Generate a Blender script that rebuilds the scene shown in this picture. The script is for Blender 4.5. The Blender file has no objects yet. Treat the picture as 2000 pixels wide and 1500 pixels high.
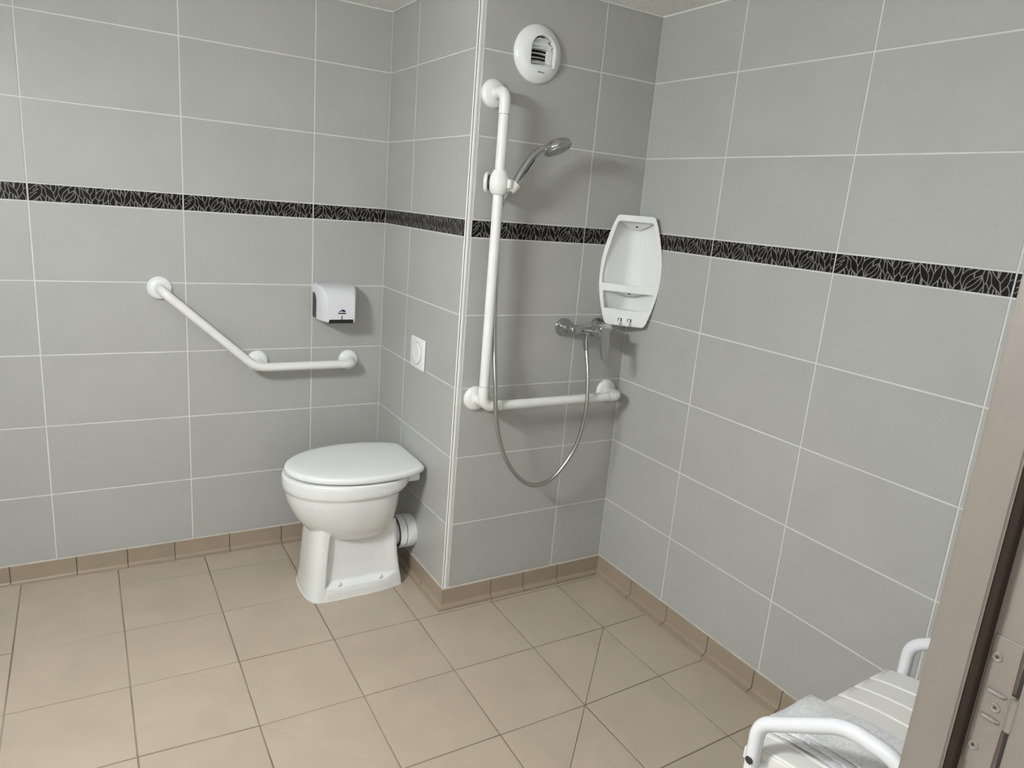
import bpy, bmesh, math, random
from mathutils import Vector, Matrix
random.seed(7)
PI = math.pi

# ------------------------------------------------------------------ camera, light, exposure
scene = bpy.context.scene
COL = scene.collection
cam_data = bpy.data.cameras.new('camera')
cam = bpy.data.objects.new('camera', cam_data)
COL.objects.link(cam)
cam_data.sensor_width = 36.0
cam_data.lens = 36.0 * 1394.0 / 2000.0
cam_data.clip_start = 0.02
RIGHT = Vector((0.85931814, -0.50500226, 0.08090145))
DOWN = Vector((-0.05462466, -0.24790262, -0.96724373))
FWD = Vector((0.50851595, 0.82675087, -0.24061279))
m = Matrix((RIGHT, -DOWN, -FWD)).transposed().to_4x4()
m.translation = Vector((-1.0495, -2.7676, 1.42245))
cam.matrix_world = m
scene.camera = cam

world = bpy.data.worlds.new('world')
scene.world = world
world.use_nodes = True
world.node_tree.nodes['Background'].inputs[0].default_value = (1.0, 0.975, 0.94, 1)
world.node_tree.nodes['Background'].inputs[1].default_value = 0.41

LAMP_POWER = 92.0            # strength of the lamp over the (unseen) washbasin, built below
scene.view_settings.view_transform = 'Standard'
scene.view_settings.look = 'None'
scene.view_settings.gamma = 1.0
scene.view_settings.use_curve_mapping = False
scene.view_settings.exposure = 1.63

# ------------------------------------------------------------------ measured levels of the room (metres)
Z_SKIRT = 0.0764
Z_ROWS = [0.0764, 0.3231, 0.5718, 0.8188, 1.0662, 1.3162, 1.3726, 1.6247, 1.8750, 2.090]
Z_CEIL = 2.090
Y_SH = -0.7076          # face of the shower wall
X_R = 0.7003            # face of the right wall
X_L = -1.72             # face of the left wall
Y_F = -2.437            # room face of the front wall (doorway)
Y_FO = -2.512           # corridor face of the front wall

# ------------------------------------------------------------------ materials
def mat(name, color, rough=0.5, metal=0.0, var=0.0, scale=6.0, bump=0.0, bump_scale=60.0, coat=0.0,
        color2=None, spec=0.5, stretch=None, per_obj=0.0, bump_dist=0.002):
    M = bpy.data.materials.new(name)
    M.use_nodes = True
    nt = M.node_tree
    N, L = nt.nodes, nt.links
    b = N['Principled BSDF']
    b.inputs['Roughness'].default_value = rough
    b.inputs['Metallic'].default_value = metal
    b.inputs['Specular IOR Level'].default_value = spec
    if coat:
        b.inputs['Coat Weight'].default_value = coat
        b.inputs['Coat Roughness'].default_value = 0.06
    tc = N.new('ShaderNodeTexCoord')
    oi = N.new('ShaderNodeObjectInfo')
    add = N.new('ShaderNodeVectorMath'); add.operation = 'MULTIPLY_ADD'
    comb = N.new('ShaderNodeCombineXYZ')
    for i in range(3):
        L.new(oi.outputs['Random'], comb.inputs[i])
    add.inputs[1].default_value = (37.0, 53.0, 71.0)
    L.new(comb.outputs[0], add.inputs[0])
    L.new(tc.outputs['Object'], add.inputs[2])
    mp = N.new('ShaderNodeMapping')
    if stretch:
        mp.inputs['Scale'].default_value = stretch
    L.new(add.outputs[0], mp.inputs[0])
    if var or color2:
        n1 = N.new('ShaderNodeTexNoise')
        n1.inputs['Scale'].default_value = scale
        n1.inputs['Detail'].default_value = 6.0
        n1.inputs['Roughness'].default_value = 0.6
        n1.inputs['Distortion'].default_value = 0.4
        L.new(mp.outputs[0], n1.inputs['Vector'])
        mix = N.new('ShaderNodeMix'); mix.data_type = 'RGBA'
        c2 = color2 if color2 else [min(1, c * (1 + var)) for c in color]
        c1 = color if color2 else [c * (1 - var) for c in color]
        mix.inputs[6].default_value = (*c1, 1)
        mix.inputs[7].default_value = (*c2, 1)
        mr = N.new('ShaderNodeMapRange')
        mr.inputs[1].default_value = 0.32; mr.inputs[2].default_value = 0.68
        L.new(n1.outputs[0], mr.inputs[0])
        L.new(mr.outputs[0], mix.inputs[0])
        out = mix.outputs[2]
        if per_obj:
            hs = N.new('ShaderNodeHueSaturation')
            m2 = N.new('ShaderNodeMapRange')
            m2.inputs[3].default_value = 1 - per_obj; m2.inputs[4].default_value = 1 + per_obj
            L.new(oi.outputs['Random'], m2.inputs[0])
            L.new(m2.outputs[0], hs.inputs['Value'])
            L.new(out, hs.inputs['Color'])
            out = hs.outputs[0]
        L.new(out, b.inputs['Base Color'])
    else:
        b.inputs['Base Color'].default_value = (*color, 1)
    if bump:
        n2 = N.new('ShaderNodeTexNoise')
        n2.inputs['Scale'].default_value = bump_scale
        n2.inputs['Detail'].default_value = 4.0
        L.new(mp.outputs[0], n2.inputs['Vector'])
        bp = N.new('ShaderNodeBump')
        bp.inputs['Strength'].default_value = bump
        bp.inputs['Distance'].default_value = bump_dist
        L.new(n2.outputs[0], bp.inputs['Height'])
        L.new(bp.outputs[0], b.inputs['Normal'])
    return M

def emit(name, color, strength):
    M = bpy.data.materials.new(name); M.use_nodes = True
    nt = M.node_tree
    e = nt.nodes.new('ShaderNodeEmission')
    e.inputs[0].default_value = (*color, 1); e.inputs[1].default_value = strength
    nt.links.new(e.outputs[0], nt.nodes['Material Output'].inputs[0])
    return M

MT = {}
MT['tile'] = mat('grey_wall_tile', (0.426, 0.428, 0.410), rough=0.42, var=0.028, scale=5.0, bump=0.05, bump_scale=220, per_obj=0.012, spec=0.4)
MT['grout'] = mat('pale_wall_grout', (0.67, 0.668, 0.640), rough=0.85, var=0.05, scale=14)
MT['band'] = mat('black_band_glaze', (0.0085, 0.0068, 0.0060), rough=0.35, spec=0.15)
MT['leaf'] = mat('grey_leaf_print', (0.23, 0.223, 0.212), rough=0.4, spec=0.2)
MT['floor'] = mat('beige_floor_tile', (0.440, 0.372, 0.290), rough=0.40, var=0.05, scale=7.0, bump=0.12, bump_scale=160, per_obj=0.012, spec=0.4)
MT['floorgrout'] = mat('brown_floor_grout', (0.150, 0.112, 0.080), rough=0.9, color2=(0.33, 0.27, 0.21), scale=2.2)
MT['skirt'] = mat('beige_skirting_tile', (0.330, 0.268, 0.200), rough=0.36, var=0.05, scale=8.0, per_obj=0.015, spec=0.45)
MT['skirtgrout'] = mat('skirting_grout', (0.13, 0.10, 0.072), rough=0.9, var=0.2, scale=20)
MT['ceiling'] = mat('stippled_ceiling', (0.86, 0.855, 0.82), rough=0.95, var=0.10, scale=90, bump=0.9, bump_scale=120, bump_dist=0.006)
MT['plain'] = mat('plain_grey_wall', (0.425, 0.428, 0.413), rough=0.45, var=0.04, scale=4.0)
MT['white'] = mat('white_plastic', (0.83, 0.845, 0.84), rough=0.22, var=0.01, scale=9, spec=0.5)
MT['trimwhite'] = mat('white_trim', (0.80, 0.80, 0.77), rough=0.3, var=0.01, scale=9)
MT['nylon'] = mat('white_nylon_rail', (0.81, 0.815, 0.79), rough=0.28, var=0.012, scale=20, spec=0.5)
MT['ceramic'] = mat('white_ceramic', (0.80, 0.815, 0.805), rough=0.12, var=0.008, scale=6, coat=0.5, spec=0.5)
MT['lid'] = mat('white_lid_plastic', (0.80, 0.82, 0.81), rough=0.16, var=0.008, scale=6, spec=0.5)
MT['chrome'] = mat('chrome', (0.50, 0.505, 0.51), rough=0.06, metal=1.0, var=0.01)
MT['hose'] = mat('steel_hose', (0.50, 0.50, 0.48), rough=0.30, metal=1.0, var=0.03, scale=60)
MT['dark'] = mat('black_plastic', (0.012, 0.013, 0.014), rough=0.35)
MT['void'] = mat('dark_opening', (0.004, 0.004, 0.004), rough=0.9)
MT['darkgrey'] = mat('smoked_grey_plastic', (0.035, 0.04, 0.042), rough=0.35)
MT['disp'] = mat('dispenser_white', (0.74, 0.74, 0.775), rough=0.35, var=0.01, scale=9)
MT['blue'] = mat('navy_print', (0.012, 0.014, 0.10), rough=0.5)
MT['seam'] = mat('seam_grey', (0.30, 0.30, 0.28), rough=0.7)
MT['taupe'] = mat('taupe_lacquer', (0.202, 0.176, 0.153), rough=0.42, var=0.025, scale=3.0, bump=0.06, bump_scale=400)
MT['sealbrown'] = mat('dark_brown_seal', (0.024, 0.016, 0.011), rough=0.85, spec=0.2)
MT['seat'] = mat('cream_seat_plastic', (0.78, 0.77, 0.735), rough=0.42, var=0.015, scale=10)
MT['chairtube'] = mat('white_lacquered_tube', (0.78, 0.79, 0.82), rough=0.22, var=0.01, coat=0.2)
MT['towel'] = mat('pale_grey_towel', (0.86, 0.86, 0.86), rough=0.95, color2=(0.66, 0.66, 0.68), scale=150, bump=0.8, bump_scale=420, bump_dist=0.003, spec=0.1)
MT['screw'] = mat('steel_screw', (0.10, 0.095, 0.09), rough=0.35, metal=0.8)
MT['lampbody'] = mat('lamp_body_white', (0.8, 0.8, 0.8), rough=0.4)
MT['skirttop'] = mat('pale_skirting_joint', (0.56, 0.53, 0.47), rough=0.8, var=0.12, scale=30)
MT['caulk'] = mat('white_caulk', (0.72, 0.715, 0.665), rough=0.6, var=0.05, scale=15)

# ------------------------------------------------------------------ mesh helpers
def finish(name, bm, material, parent=None, smooth=False, loc=None):
    me = bpy.data.meshes.new(name)
    bmesh.ops.recalc_face_normals(bm, faces=bm.faces)
    bm.to_mesh(me); bm.free()
    return link(name, me, material, parent, smooth, loc)

def link(name, me, material, parent=None, smooth=False, loc=None):
    if material is not None:
        for mm in (material if isinstance(material, (list, tuple)) else [material]):
            me.materials.append(mm)
    if smooth:
        me.polygons.foreach_set('use_smooth', [True] * len(me.polygons))
        if smooth != 'all':
            me.set_sharp_from_angle(angle=math.radians(38))
    o = bpy.data.objects.new(name, me)
    COL.objects.link(o)
    if parent is not None:
        o.parent = parent
    if loc is not None:
        o.location = loc
    return o

def empty(name, loc=(0, 0, 0)):
    o = bpy.data.objects.new(name, None)
    o.empty_display_size = 0.05
    COL.objects.link(o)
    o.location = loc
    return o

def tag(o, label=None, cat=None, group=None, kind=None):
    if label: o['label'] = label
    if cat: o['category'] = cat
    if group: o['group'] = group
    if kind: o['kind'] = kind
    return o

def box(bm, lo, hi, bevel=0.0, seg=2, mat_index=0):
    vs = [bm.verts.new((x, y, z)) for x in (lo[0], hi[0]) for y in (lo[1], hi[1]) for z in (lo[2], hi[2])]
    idx = [(0, 1, 3, 2), (4, 6, 7, 5), (0, 4, 5, 1), (2, 3, 7, 6), (0, 2, 6, 4), (1, 5, 7, 3)]
    fs = [bm.faces.new([vs[i] for i in f]) for f in idx]
    for f in fs: f.material_index = mat_index
    if bevel:
        es = list({e for f in fs for e in f.edges})
        bmesh.ops.bevel(bm, geom=es, offset=bevel, segments=seg, affect='EDGES', profile=0.5)

def fillet(pts, r, seg=8):
    pts = [Vector(p) for p in pts]
    out = [pts[0]]
    for i in range(1, len(pts) - 1):
        rr = r[i] if isinstance(r, dict) and i in r else (r if not isinstance(r, dict) else 0.0)
        a, b, c = pts[i - 1], pts[i], pts[i + 1]
        d1, d2 = (a - b).normalized(), (c - b).normalized()
        ang = d1.angle(d2)
        if rr <= 0 or abs(ang - PI) < 1e-3:
            out.append(b); continue
        t = min(rr / math.tan(ang / 2), (a - b).length * 0.49, (c - b).length * 0.49)
        rr = t * math.tan(ang / 2)
        ctr = b + (d1 + d2).normalized() * (rr / math.sin(ang / 2))
        p0, p1 = b + d1 * t, b + d2 * t
        v0, v1 = p0 - ctr, p1 - ctr
        tot = v0.angle(v1); ax = v0.cross(v1).normalized()
        for k in range(seg + 1):
            out.append(ctr + Matrix.Rotation(tot * k / seg, 3, ax) @ v0)
    out.append(pts[-1])
    return out

def smooth_path(pts, n=8):
    P = [Vector(p) for p in pts]
    P = [2 * P[0] - P[1]] + P + [2 * P[-1] - P[-2]]
    out = []
    for i in range(1, len(P) - 2):
        for k in range(n):
            t = k / n
            a, b, c, d = P[i - 1], P[i], P[i + 1], P[i + 2]
            out.append(0.5 * ((2 * b) + (c - a) * t + (2 * a - 5 * b + 4 * c - d) * t * t + (3 * b - a - 3 * c + d) * t ** 3))
    out.append(P[-2])
    return out

def tube(bm, path, r, n=20, caps=True):
    path = [Vector(p) for p in path]
    rad = r if isinstance(r, (list, tuple)) else [r] * len(path)
    T = []
    for i in range(len(path)):
        a = path[max(0, i - 1)]; b = path[min(len(path) - 1, i + 1)]
        T.append((b - a).normalized())
    up = Vector((0, 0, 1)) if abs(T[0].z) < 0.9 else Vector((1, 0, 0))
    nrm = (up - T[0] * up.dot(T[0])).normalized()
    rings = []
    for i, p in enumerate(path):
        if i:
            nrm = (nrm - T[i] * nrm.dot(T[i])).normalized()
        bn = T[i].cross(nrm)
        rings.append([bm.verts.new(p + (nrm * math.cos(2 * PI * k / n) + bn * math.sin(2 * PI * k / n)) * rad[i]) for k in range(n)])
    for i in range(len(rings) - 1):
        for k in range(n):
            bm.faces.new((rings[i][k], rings[i][(k + 1) % n], rings[i + 1][(k + 1) % n], rings[i + 1][k]))
    if caps:
        bm.faces.new(list(reversed(rings[0]))); bm.faces.new(rings[-1])

def lathe(bm, origin, axis, prof, n=32):
    """prof: list of (distance along axis, radius)"""
    o = Vector(origin); ax = Vector(axis).normalized()
    up = Vector((0, 0, 1)) if abs(ax.z) < 0.9 else Vector((1, 0, 0))
    u = (up - ax * up.dot(ax)).normalized(); v = ax.cross(u)
    rings = []
    for t, r in prof:
        if r < 1e-6:
            rings.append([bm.verts.new(o + ax * t)])
        else:
            rings.append([bm.verts.new(o + ax * t + (u * math.cos(2 * PI * k / n) + v * math.sin(2 * PI * k / n)) * r) for k in range(n)])
    for a, b in zip(rings, rings[1:]):
        for k in range(n):
            if len(a) == 1 and len(b) > 1:
                bm.faces.new((a[0], b[k], b[(k + 1) % n]))
            elif len(b) == 1 and len(a) > 1:
                bm.faces.new((a[k], b[0], a[(k + 1) % n]))
            elif len(a) > 1:
                bm.faces.new((a[k], b[k], b[(k + 1) % n], a[(k + 1) % n]))
    if len(rings[0]) > 1: bm.faces.new(rings[0])
    if len(rings[-1]) > 1: bm.faces.new(list(reversed(rings[-1])))

def loft(bm, loops, cap=True):
    rings = [[bm.verts.new(p) for p in l] for l in loops]
    n = len(rings[0])
    for a, b in zip(rings, rings[1:]):
        for k in range(n):
            bm.faces.new((a[k], a[(k + 1) % n], b[(k + 1) % n], b[k]))
    if cap:
        bm.faces.new(list(reversed(rings[0]))); bm.faces.new(rings[-1])

def prism(bm, pts, frame, t0, t1, bevel=0.0):
    """polygon pts (a,b) in frame(a,b,t) extruded from t0 to t1"""
    A = [bm.verts.new(frame(a, b, t0)) for a, b in pts]
    B = [bm.verts.new(frame(a, b, t1)) for a, b in pts]
    n = len(pts)
    bm.faces.new(A); top = bm.faces.new(list(reversed(B)))
    for k in range(n):
        bm.faces.new((A[k], B[k], B[(k + 1) % n], A[(k + 1) % n]))
    if bevel:
        bmesh.ops.bevel(bm, geom=list(top.edges), offset=bevel, segments=2, affect='EDGES', profile=0.5)

# ------------------------------------------------------------------ the room shell
def slab(name, lo, hi, material):
    bm = bmesh.new(); box(bm, lo, hi)
    return tag(finish(name, bm, material), kind='structure')

wall_back = slab('wall_back', (X_L - 0.1, 0.0, -0.08), (0.0, 0.10, Z_CEIL), MT['grout'])
wall_partition = slab('wall_partition', (0.0, Y_SH, -0.08), (0.10, 0.10, Z_CEIL), MT['grout'])
wall_shower = slab('wall_shower', (0.10, Y_SH, -0.08), (X_R + 0.1, Y_SH + 0.10, Z_CEIL), MT['grout'])
wall_right = slab('wall_right', (X_R, Y_FO, -0.08), (X_R + 0.10, Y_SH, Z_CEIL), MT['grout'])
wall_left = slab('wall_left', (X_L - 0.10, Y_FO, -0.08), (X_L, 0.0, Z_CEIL), MT['plain'])
DOOR_R, DOOR_L = -0.30, -1.22
bm = bmesh.new()
box(bm, (-0.235, Y_FO, -0.08), (X_R, Y_F, Z_CEIL))
box(bm, (X_L, Y_FO, -0.08), (DOOR_L - 0.065, Y_F, Z_CEIL))
box(bm, (DOOR_L - 0.065, Y_FO, 2.055), (-0.235, Y_F, Z_CEIL))
wall_front = tag(finish('wall_front', bm, MT['plain']), kind='structure')
ceiling = slab('ceiling', (X_L - 0.1, Y_FO, Z_CEIL), (X_R + 0.1, 0.10, Z_CEIL + 0.08), MT['ceiling'])

# --- wall tiles: each tile a child of its wall
JOINT = 0.0046
PROUD = 0.0014
_tile_cache = {}
LEAVES = '''51 86 45 73 26 62|78 88 81 67 77 45 66 27 46 8|77 45 87 31 101 15 104 3|68 26 76 4|84 84 97 77 103 58 109 39 124 26 141 13 152 3|108 35 102 15|121 26 121 6|130 20 140 4|108 90 130 75 145 59 150 47 153 31 159 16 157 3|135 92 138 67|167 95 164 74 150 51|159 16 169 30 180 46 179 60 187 77 204 91 222 99|180 46 189 30 199 7|184 92 187 77|258 95 238 82 214 61 202 41 201 22 200 5|244 80 244 59|280 75 260 66 239 55 221 37 213 21 213 11|203 6 234 19 256 36 269 53 283 73|246 6 266 18 280 34 284 50 285 67|286 96 283 75 291 59 300 42 304 7|285 3 295 19 301 40 310 49 311 65 310 85 305 95|309 44 324 27 330 18 334 4|312 94 326 83 331 63 340 41 361 25 381 8|338 39 334 20 331 14|353 24 350 3|364 17 373 4|328 95 347 78 364 65 374 52 376 38 386 19 384 3|353 91 363 67|365 94 361 77|397 94 391 76 375 54|386 19 397 32 409 45 413 64 414 84 414 94|409 45 416 34 426 21 423 5|416 66 428 79 447 88 477 95|463 90 456 75 442 58 431 39 429 23|425 19 441 28 456 34 463 48 473 69 475 95|456 34 458 6|453 4 472 13 484 26 490 37 494 61 503 77 514 94|475 95 485 76 494 61|490 35 490 3|503 5 505 26 523 60|516 92 523 63 537 35 556 20 575 6|536 35 537 4|544 28 545 5|530 90 552 72 567 57 575 38 575 16 574 5|552 92 558 71|573 87 568 63|573 94 592 67 597 55 596 33 586 5|600 96 603 68|619 91 611 80 598 57|644 91 639 67 638 52 627 30 601 2|628 30 633 3|638 46 648 28 659 18 661 4|644 93 657 80 663 55 674 37 693 18 713 3|666 38 660 19|675 33 682 6|693 18 698 3|665 95 688 76 704 61 711 49 712 32 717 16 716 3|686 95 695 70|697 94 698 69|731 96 726 73 711 50|717 12 730 28 740 43 742 64 757 84 766 91 782 97|744 95 745 71|740 43 749 25 758 6|812 91 797 80 775 65 764 46 759 27 759 6|804 82 804 62|843 76 821 65 799 53 782 37 773 22 773 13|762 6 783 15 805 29 825 50 844 72|796 2 819 14 834 32 842 49 843 68|848 94 844 74 851 56 859 35 862 3|842 2 851 18 859 35 868 48 870 68 868 94|869 44 884 23 891 4|873 93 885 80 894 44 914 28 938 9|894 42 888 16|910 24 909 2|921 19 928 4|888 94 904 77 923 61 933 48 945 10|914 96 918 69|924 95 920 71|956 90 950 76 934 50|945 12 957 29 969 46 974 66 974 94|969 44 984 18 985 2|974 66 984 71 993 72|983 10 992 33'''
LEAVES += '|0 62 20 76 50 97|0 36 30 52 62 74|0 12 22 30 48 52|30 4 52 20 66 30'
LEAF_LINES = [[(float(a) / 1000, float(b) / 100) for a, b in zip(l.split()[0::2], l.split()[1::2])] for l in LEAVES.split('|')]

def tile_mesh(w, h):
    key = (round(w, 4), round(h, 4))
    if key not in _tile_cache:
        bm = bmesh.new()
        b = 0.0009
        lo = [bm.verts.new(v) for v in ((0, 0, -0.001), (w, 0, -0.001), (w, h, -0.001), (0, h, -0.001))]
        mi = [bm.verts.new(v) for v in ((0, 0, PROUD - b), (w, 0, PROUD - b), (w, h, PROUD - b), (0, h, PROUD - b))]
        up = [bm.verts.new(v) for v in ((b, b, PROUD), (w - b, b, PROUD), (w - b, h - b, PROUD), (b, h - b, PROUD))]
        for a, c in ((lo, mi), (mi, up)):
            for k in range(4):
                bm.faces.new((a[k], a[(k + 1) % 4], c[(k + 1) % 4], c[k]))
        bm.faces.new(up)
        me = bpy.data.meshes.new('wall_tile'); bm.to_mesh(me); bm.free()
        me.materials.append(MT['tile'])
        _tile_cache[key] = me
    return _tile_cache[key]

def band_mesh(w, h, u0):
    """dark border tile with its printed leaf outlines; u0 = where in the print the cut tile starts"""
    key = ('band', round(w, 3), round(u0, 2))
    if key in _tile_cache: return _tile_cache[key]
    bm = bmesh.new()
    lo = [bm.verts.new(v) for v in ((0, 0, -0.001), (w, 0, -0.001), (w, h, -0.001), (0, h, -0.001))]
    up = [bm.verts.new(v) for v in ((0, 0, PROUD), (w, 0, PROUD), (w, h, PROUD), (0, h, PROUD))]
    for k in range(4):
        bm.faces.new((lo[k], lo[(k + 1) % 4], up[(k + 1) % 4], up[k]))
    bm.faces.new(up)
    FULL = 0.4460
    zt = PROUD + 0.00015
    for li, line in enumerate(LEAF_LINES):
        P = [Vector((u * FULL - u0, v * h, 0)) for u, v in line]
        for e0, e1 in ((0, 1), (-1, -2)):                # strokes that end near an edge run on to it
            v = P[e0].y / h
            if (v > 0.82 or v < 0.17) and abs(P[e0].y - P[e1].y) > 1e-5:
                tgt = h if v > 0.5 else 0.0
                d = P[e0] - P[e1]
                if d.y * (tgt - P[e0].y) > 0: P[e0] = P[e0] + d * min(1.5, (tgt - P[e0].y) / d.y)
        if len(P) > 2: P = smooth_path(P, 4)
        n = len(P)
        prev = None
        for i, p in enumerate(P):
            t = (P[min(n - 1, i + 1)] - P[max(0, i - 1)])
            if t.length < 1e-9: continue
            t.normalize()
            s = i / max(1, n - 1)
            hw = 0.00085 + 0.0006 * abs(2 * s - 1) ** 2
            nn = Vector((-t.y, t.x, 0)) * hw
            if not (0.0006 < p.x < w - 0.0006 and -0.0002 < p.y < h + 0.0002):
                prev = None; continue
            a = bm.verts.new((p.x + nn.x, min(max(p.y + nn.y, 0.0002), h - 0.0002), zt))
            b = bm.verts.new((p.x - nn.x, min(max(p.y - nn.y, 0.0002), h - 0.0002), zt))
            if prev:
                f = bm.faces.new((prev[0], prev[1], b, a)); f.material_index = 1
            prev = (a, b)
    me = bpy.data.meshes.new('border_tile'); bm.to_mesh(me); bm.free()
    me.materials.append(MT['band']); me.materials.append(MT['leaf'])
    _tile_cache[key] = me
    return me

def place_tile(name, me, parent, origin, u, out):
    o = bpy.data.objects.new(name, me); COL.objects.link(o)
    o.parent = parent
    u = Vector(u); v = Vector((0, 0, 1)); n = Vector(out)
    mm = Matrix((u, v, n)).transposed().to_4x4()
    mm.translation = Vector(origin)
    o.matrix_local = mm
    return o

def tile_wall(parent, base, u, out, cuts, band_off):
    """cuts: running positions of the vertical joints along u from base; first/last are the ends"""
    u = Vector(u)
    for i in range(len(cuts) - 1):
        a = cuts[i] + JOINT / 2; b = cuts[i + 1] - JOINT / 2
        for j in range(len(Z_ROWS) - 1):
            z0 = Z_ROWS[j] + (JOINT / 2 if j else 0.0025)
            z1 = Z_ROWS[j + 1] - JOINT / 2
            if j == len(Z_ROWS) - 2: z1 = Z_CEIL - 0.002
            org = Vector(base) + u * a; org.z = z0
            if j == 5:
                place_tile('border_tile', band_mesh(b - a, z1 - z0, band_off[i]), parent, org, u, out)
            else:
                place_tile('wall_tile', tile_mesh(b - a, z1 - z0), parent, org, u, out)

# back wall (u = +x), partition side (u = -y), shower wall (u = +x), right wall (u = -y)
tile_wall(wall_back, (0, 0, 0), (1, 0, 0), (0, -1, 0), [X_L, -1.6310, -1.1844, -0.7379, -0.2891, -0.0006], [0.36, 0, 0, 0, 0])
tile_wall(wall_partition, (0, 0, 0), (0, -1, 0), (-1, 0, 0), [0.0006, 0.2575, 0.7022], [0.19, 0])
tile_wall(wall_shower, (0, Y_SH, 0), (1, 0, 0), (0, -1, 0), [0.0180, 0.4614, X_R - 0.0006], [0, 0])
tile_wall(wall_right, (X_R, 0, 0), (0, -1, 0), (-1, 0, 0), [0.7082, 1.0824, 1.5316, 1.9782, 2.427], [0.072, 0, 0, 0])

# --- skirting: one coved tile after another
SK_PROF = [(0.0, 0.0758), (0.0070, 0.0754), (0.0082, 0.0742), (0.0082, 0.0220), (0.0092, 0.0165), (0.0125, 0.0130),
           (0.0180, 0.0112), (0.0255, 0.0104), (0.0262, -0.03), (0.0, -0.03)]
def skirting(parent_name, base, u, out, joints, ends):
    """joints along u; ends = (k_start, k_end) mitre: +1 lengthens with the offset, -1 shortens"""
    u = Vector(u); out = Vector(out); base = Vector(base)
    bm = bmesh.new()
    L = [[], []]
    for s, k in ((joints[0], -ends[0]), (joints[-1], ends[1])):
        L[0 if s == joints[0] else 1] = [base + u * (s + k * (o * 0.9)) + out * max(0.0, o - 0.0022) + Vector((0, 0, z - 0.0022)) for o, z in SK_PROF]
    loft(bm, L)
    root = tag(finish(parent_name, bm, MT['skirtgrout']), kind='structure')
    for i in range(len(joints) - 1):
        k0 = -ends[0] if i == 0 else 0.0
        k1 = ends[1] if i == len(joints) - 2 else 0.0
        s0 = joints[i] + (0.0016 if i else 0.0); s1 = joints[i + 1] - (0.0016 if i < len(joints) - 2 else 0.0)
        bm = bmesh.new()
        loft(bm, [[base + u * (s + k * o) + out * o + Vector((0, 0, z)) for o, z in SK_PROF] for s, k in ((s0, k0), (s1, k1))])
        finish('skirting_tile', bm, MT['skirt'], root, smooth=True)
    bm = bmesh.new()                                        # pale grout fillet on top of the skirting
    GP = [(0.0, 0.0757), (0.0046, 0.0757), (0.0034, 0.0768), (0.0016, 0.0776), (0.0, 0.0776)]
    loft(bm, [[base + u * (s + k * o) + out * o + Vector((0, 0, z)) for o, z in GP] for s, k in ((joints[0], -ends[0]), (joints[-1], ends[1]))])
    finish('grout_line', bm, MT['skirttop'], root)
    return root

skirting('baseboard_back', (0, 0, 0), (1, 0, 0), (0, -1, 0), [X_L, -1.521, -1.323, -1.125, -0.963, -0.803, -0.605, -0.404, -0.203, 0.0], (-1, -1))
skirting('baseboard_partition', (0, 0, 0), (0, -1, 0), (-1, 0, 0), [0.0, 0.204, 0.404, 0.544, -Y_SH], (-1, 1))
skirting('baseboard_shower', (0, Y_SH, 0), (1, 0, 0), (0, -1, 0), [0.0, 0.194, 0.335, 0.492, X_R], (1, -1))
skirting('baseboard_right', (X_R, 0, 0), (0, -1, 0), (-1, 0, 0), [-Y_SH, 0.927, 1.125, 1.327, 1.525, 1.632, 1.83, 2.03, 2.23, -Y_F], (-1, -1))

# --- floor: square tiles laid to falls towards a drain in the shower area
FX, FY, FT = -1.2918, -0.1528, 0.2955
def fz(c, r):
    """height of the grid node c, r (fractional allowed)"""
    ring = max(abs(c - 4), abs(r - 5))
    tab = [(-0.030, 0), (-0.0185, 1), (-0.0062, 2), (0.0010, 3), (0.0030, 4)]
    for (z0, a), (z1, b) in zip(tab, tab[1:]):
        if ring <= b:
            z = z0 + (z1 - z0) * (ring - a); break
    else:
        z = 0.0030
    z += min(0.0085, 0.0030 * max(0.0, 2.6 - c)) * min(1.0, max(0.0, (ring - 1.5)))
    return z
def fpos(x, y, dz=0.0):
    c = (x - FX) / FT; r = (FY - y) / FT
    return Vector((x, y, fz(c, r) + dz))
def fold_dir(c, r):
    """which diagonal of the grid cell c, r lies on a fold of the falls"""
    if abs(c - 4) == abs(r - 5) and abs(c - 3) == abs(r - 4): return 'B'
    if abs(c - 3) == abs(r - 5) and abs(c - 4) == abs(r - 4): return 'A'
    return None
X_FLOOR0, Y_FLOOR1 = X_L, -3.3
bm = bmesh.new()
# grout bed under the tiles, following the same falls
cs = [FX + FT * c for c in range(-2, 8)]; rs = [FY - FT * r for r in range(-1, 12)]
xs = [max(X_L, min(X_R, x)) for x in cs]; ys = [min(0.0, max(Y_FLOOR1, y)) for y in rs]
grid = {(i, j): bm.verts.new(fpos(x, y, -0.0022)) for i, x in enumerate(xs) for j, y in enumerate(ys)}
for i in range(len(xs) - 1):
    for j in range(len(ys) - 1):
        if xs[i + 1] - xs[i] > 1e-4 and ys[j] - ys[j + 1] > 1e-4:
            q = (grid[i, j], grid[i + 1, j], grid[i + 1, j + 1], grid[i, j + 1])
            if fold_dir(i - 2, j - 1) == 'A': bm.faces.new((q[0], q[1], q[3])); bm.faces.new((q[1], q[2], q[3]))
            else: bm.faces.new((q[0], q[1], q[2])); bm.faces.new((q[0], q[2], q[3]))
ret = bmesh.ops.extrude_face_region(bm, geom=list(bm.faces))
for v in [e for e in ret['geom'] if isinstance(e, bmesh.types.BMVert)]: v.co.z = -0.09
for v in [v for v in bm.verts if not v.link_faces]: bm.verts.remove(v)
floor = tag(finish('floor', bm, MT['floorgrout']), kind='structure')

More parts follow.
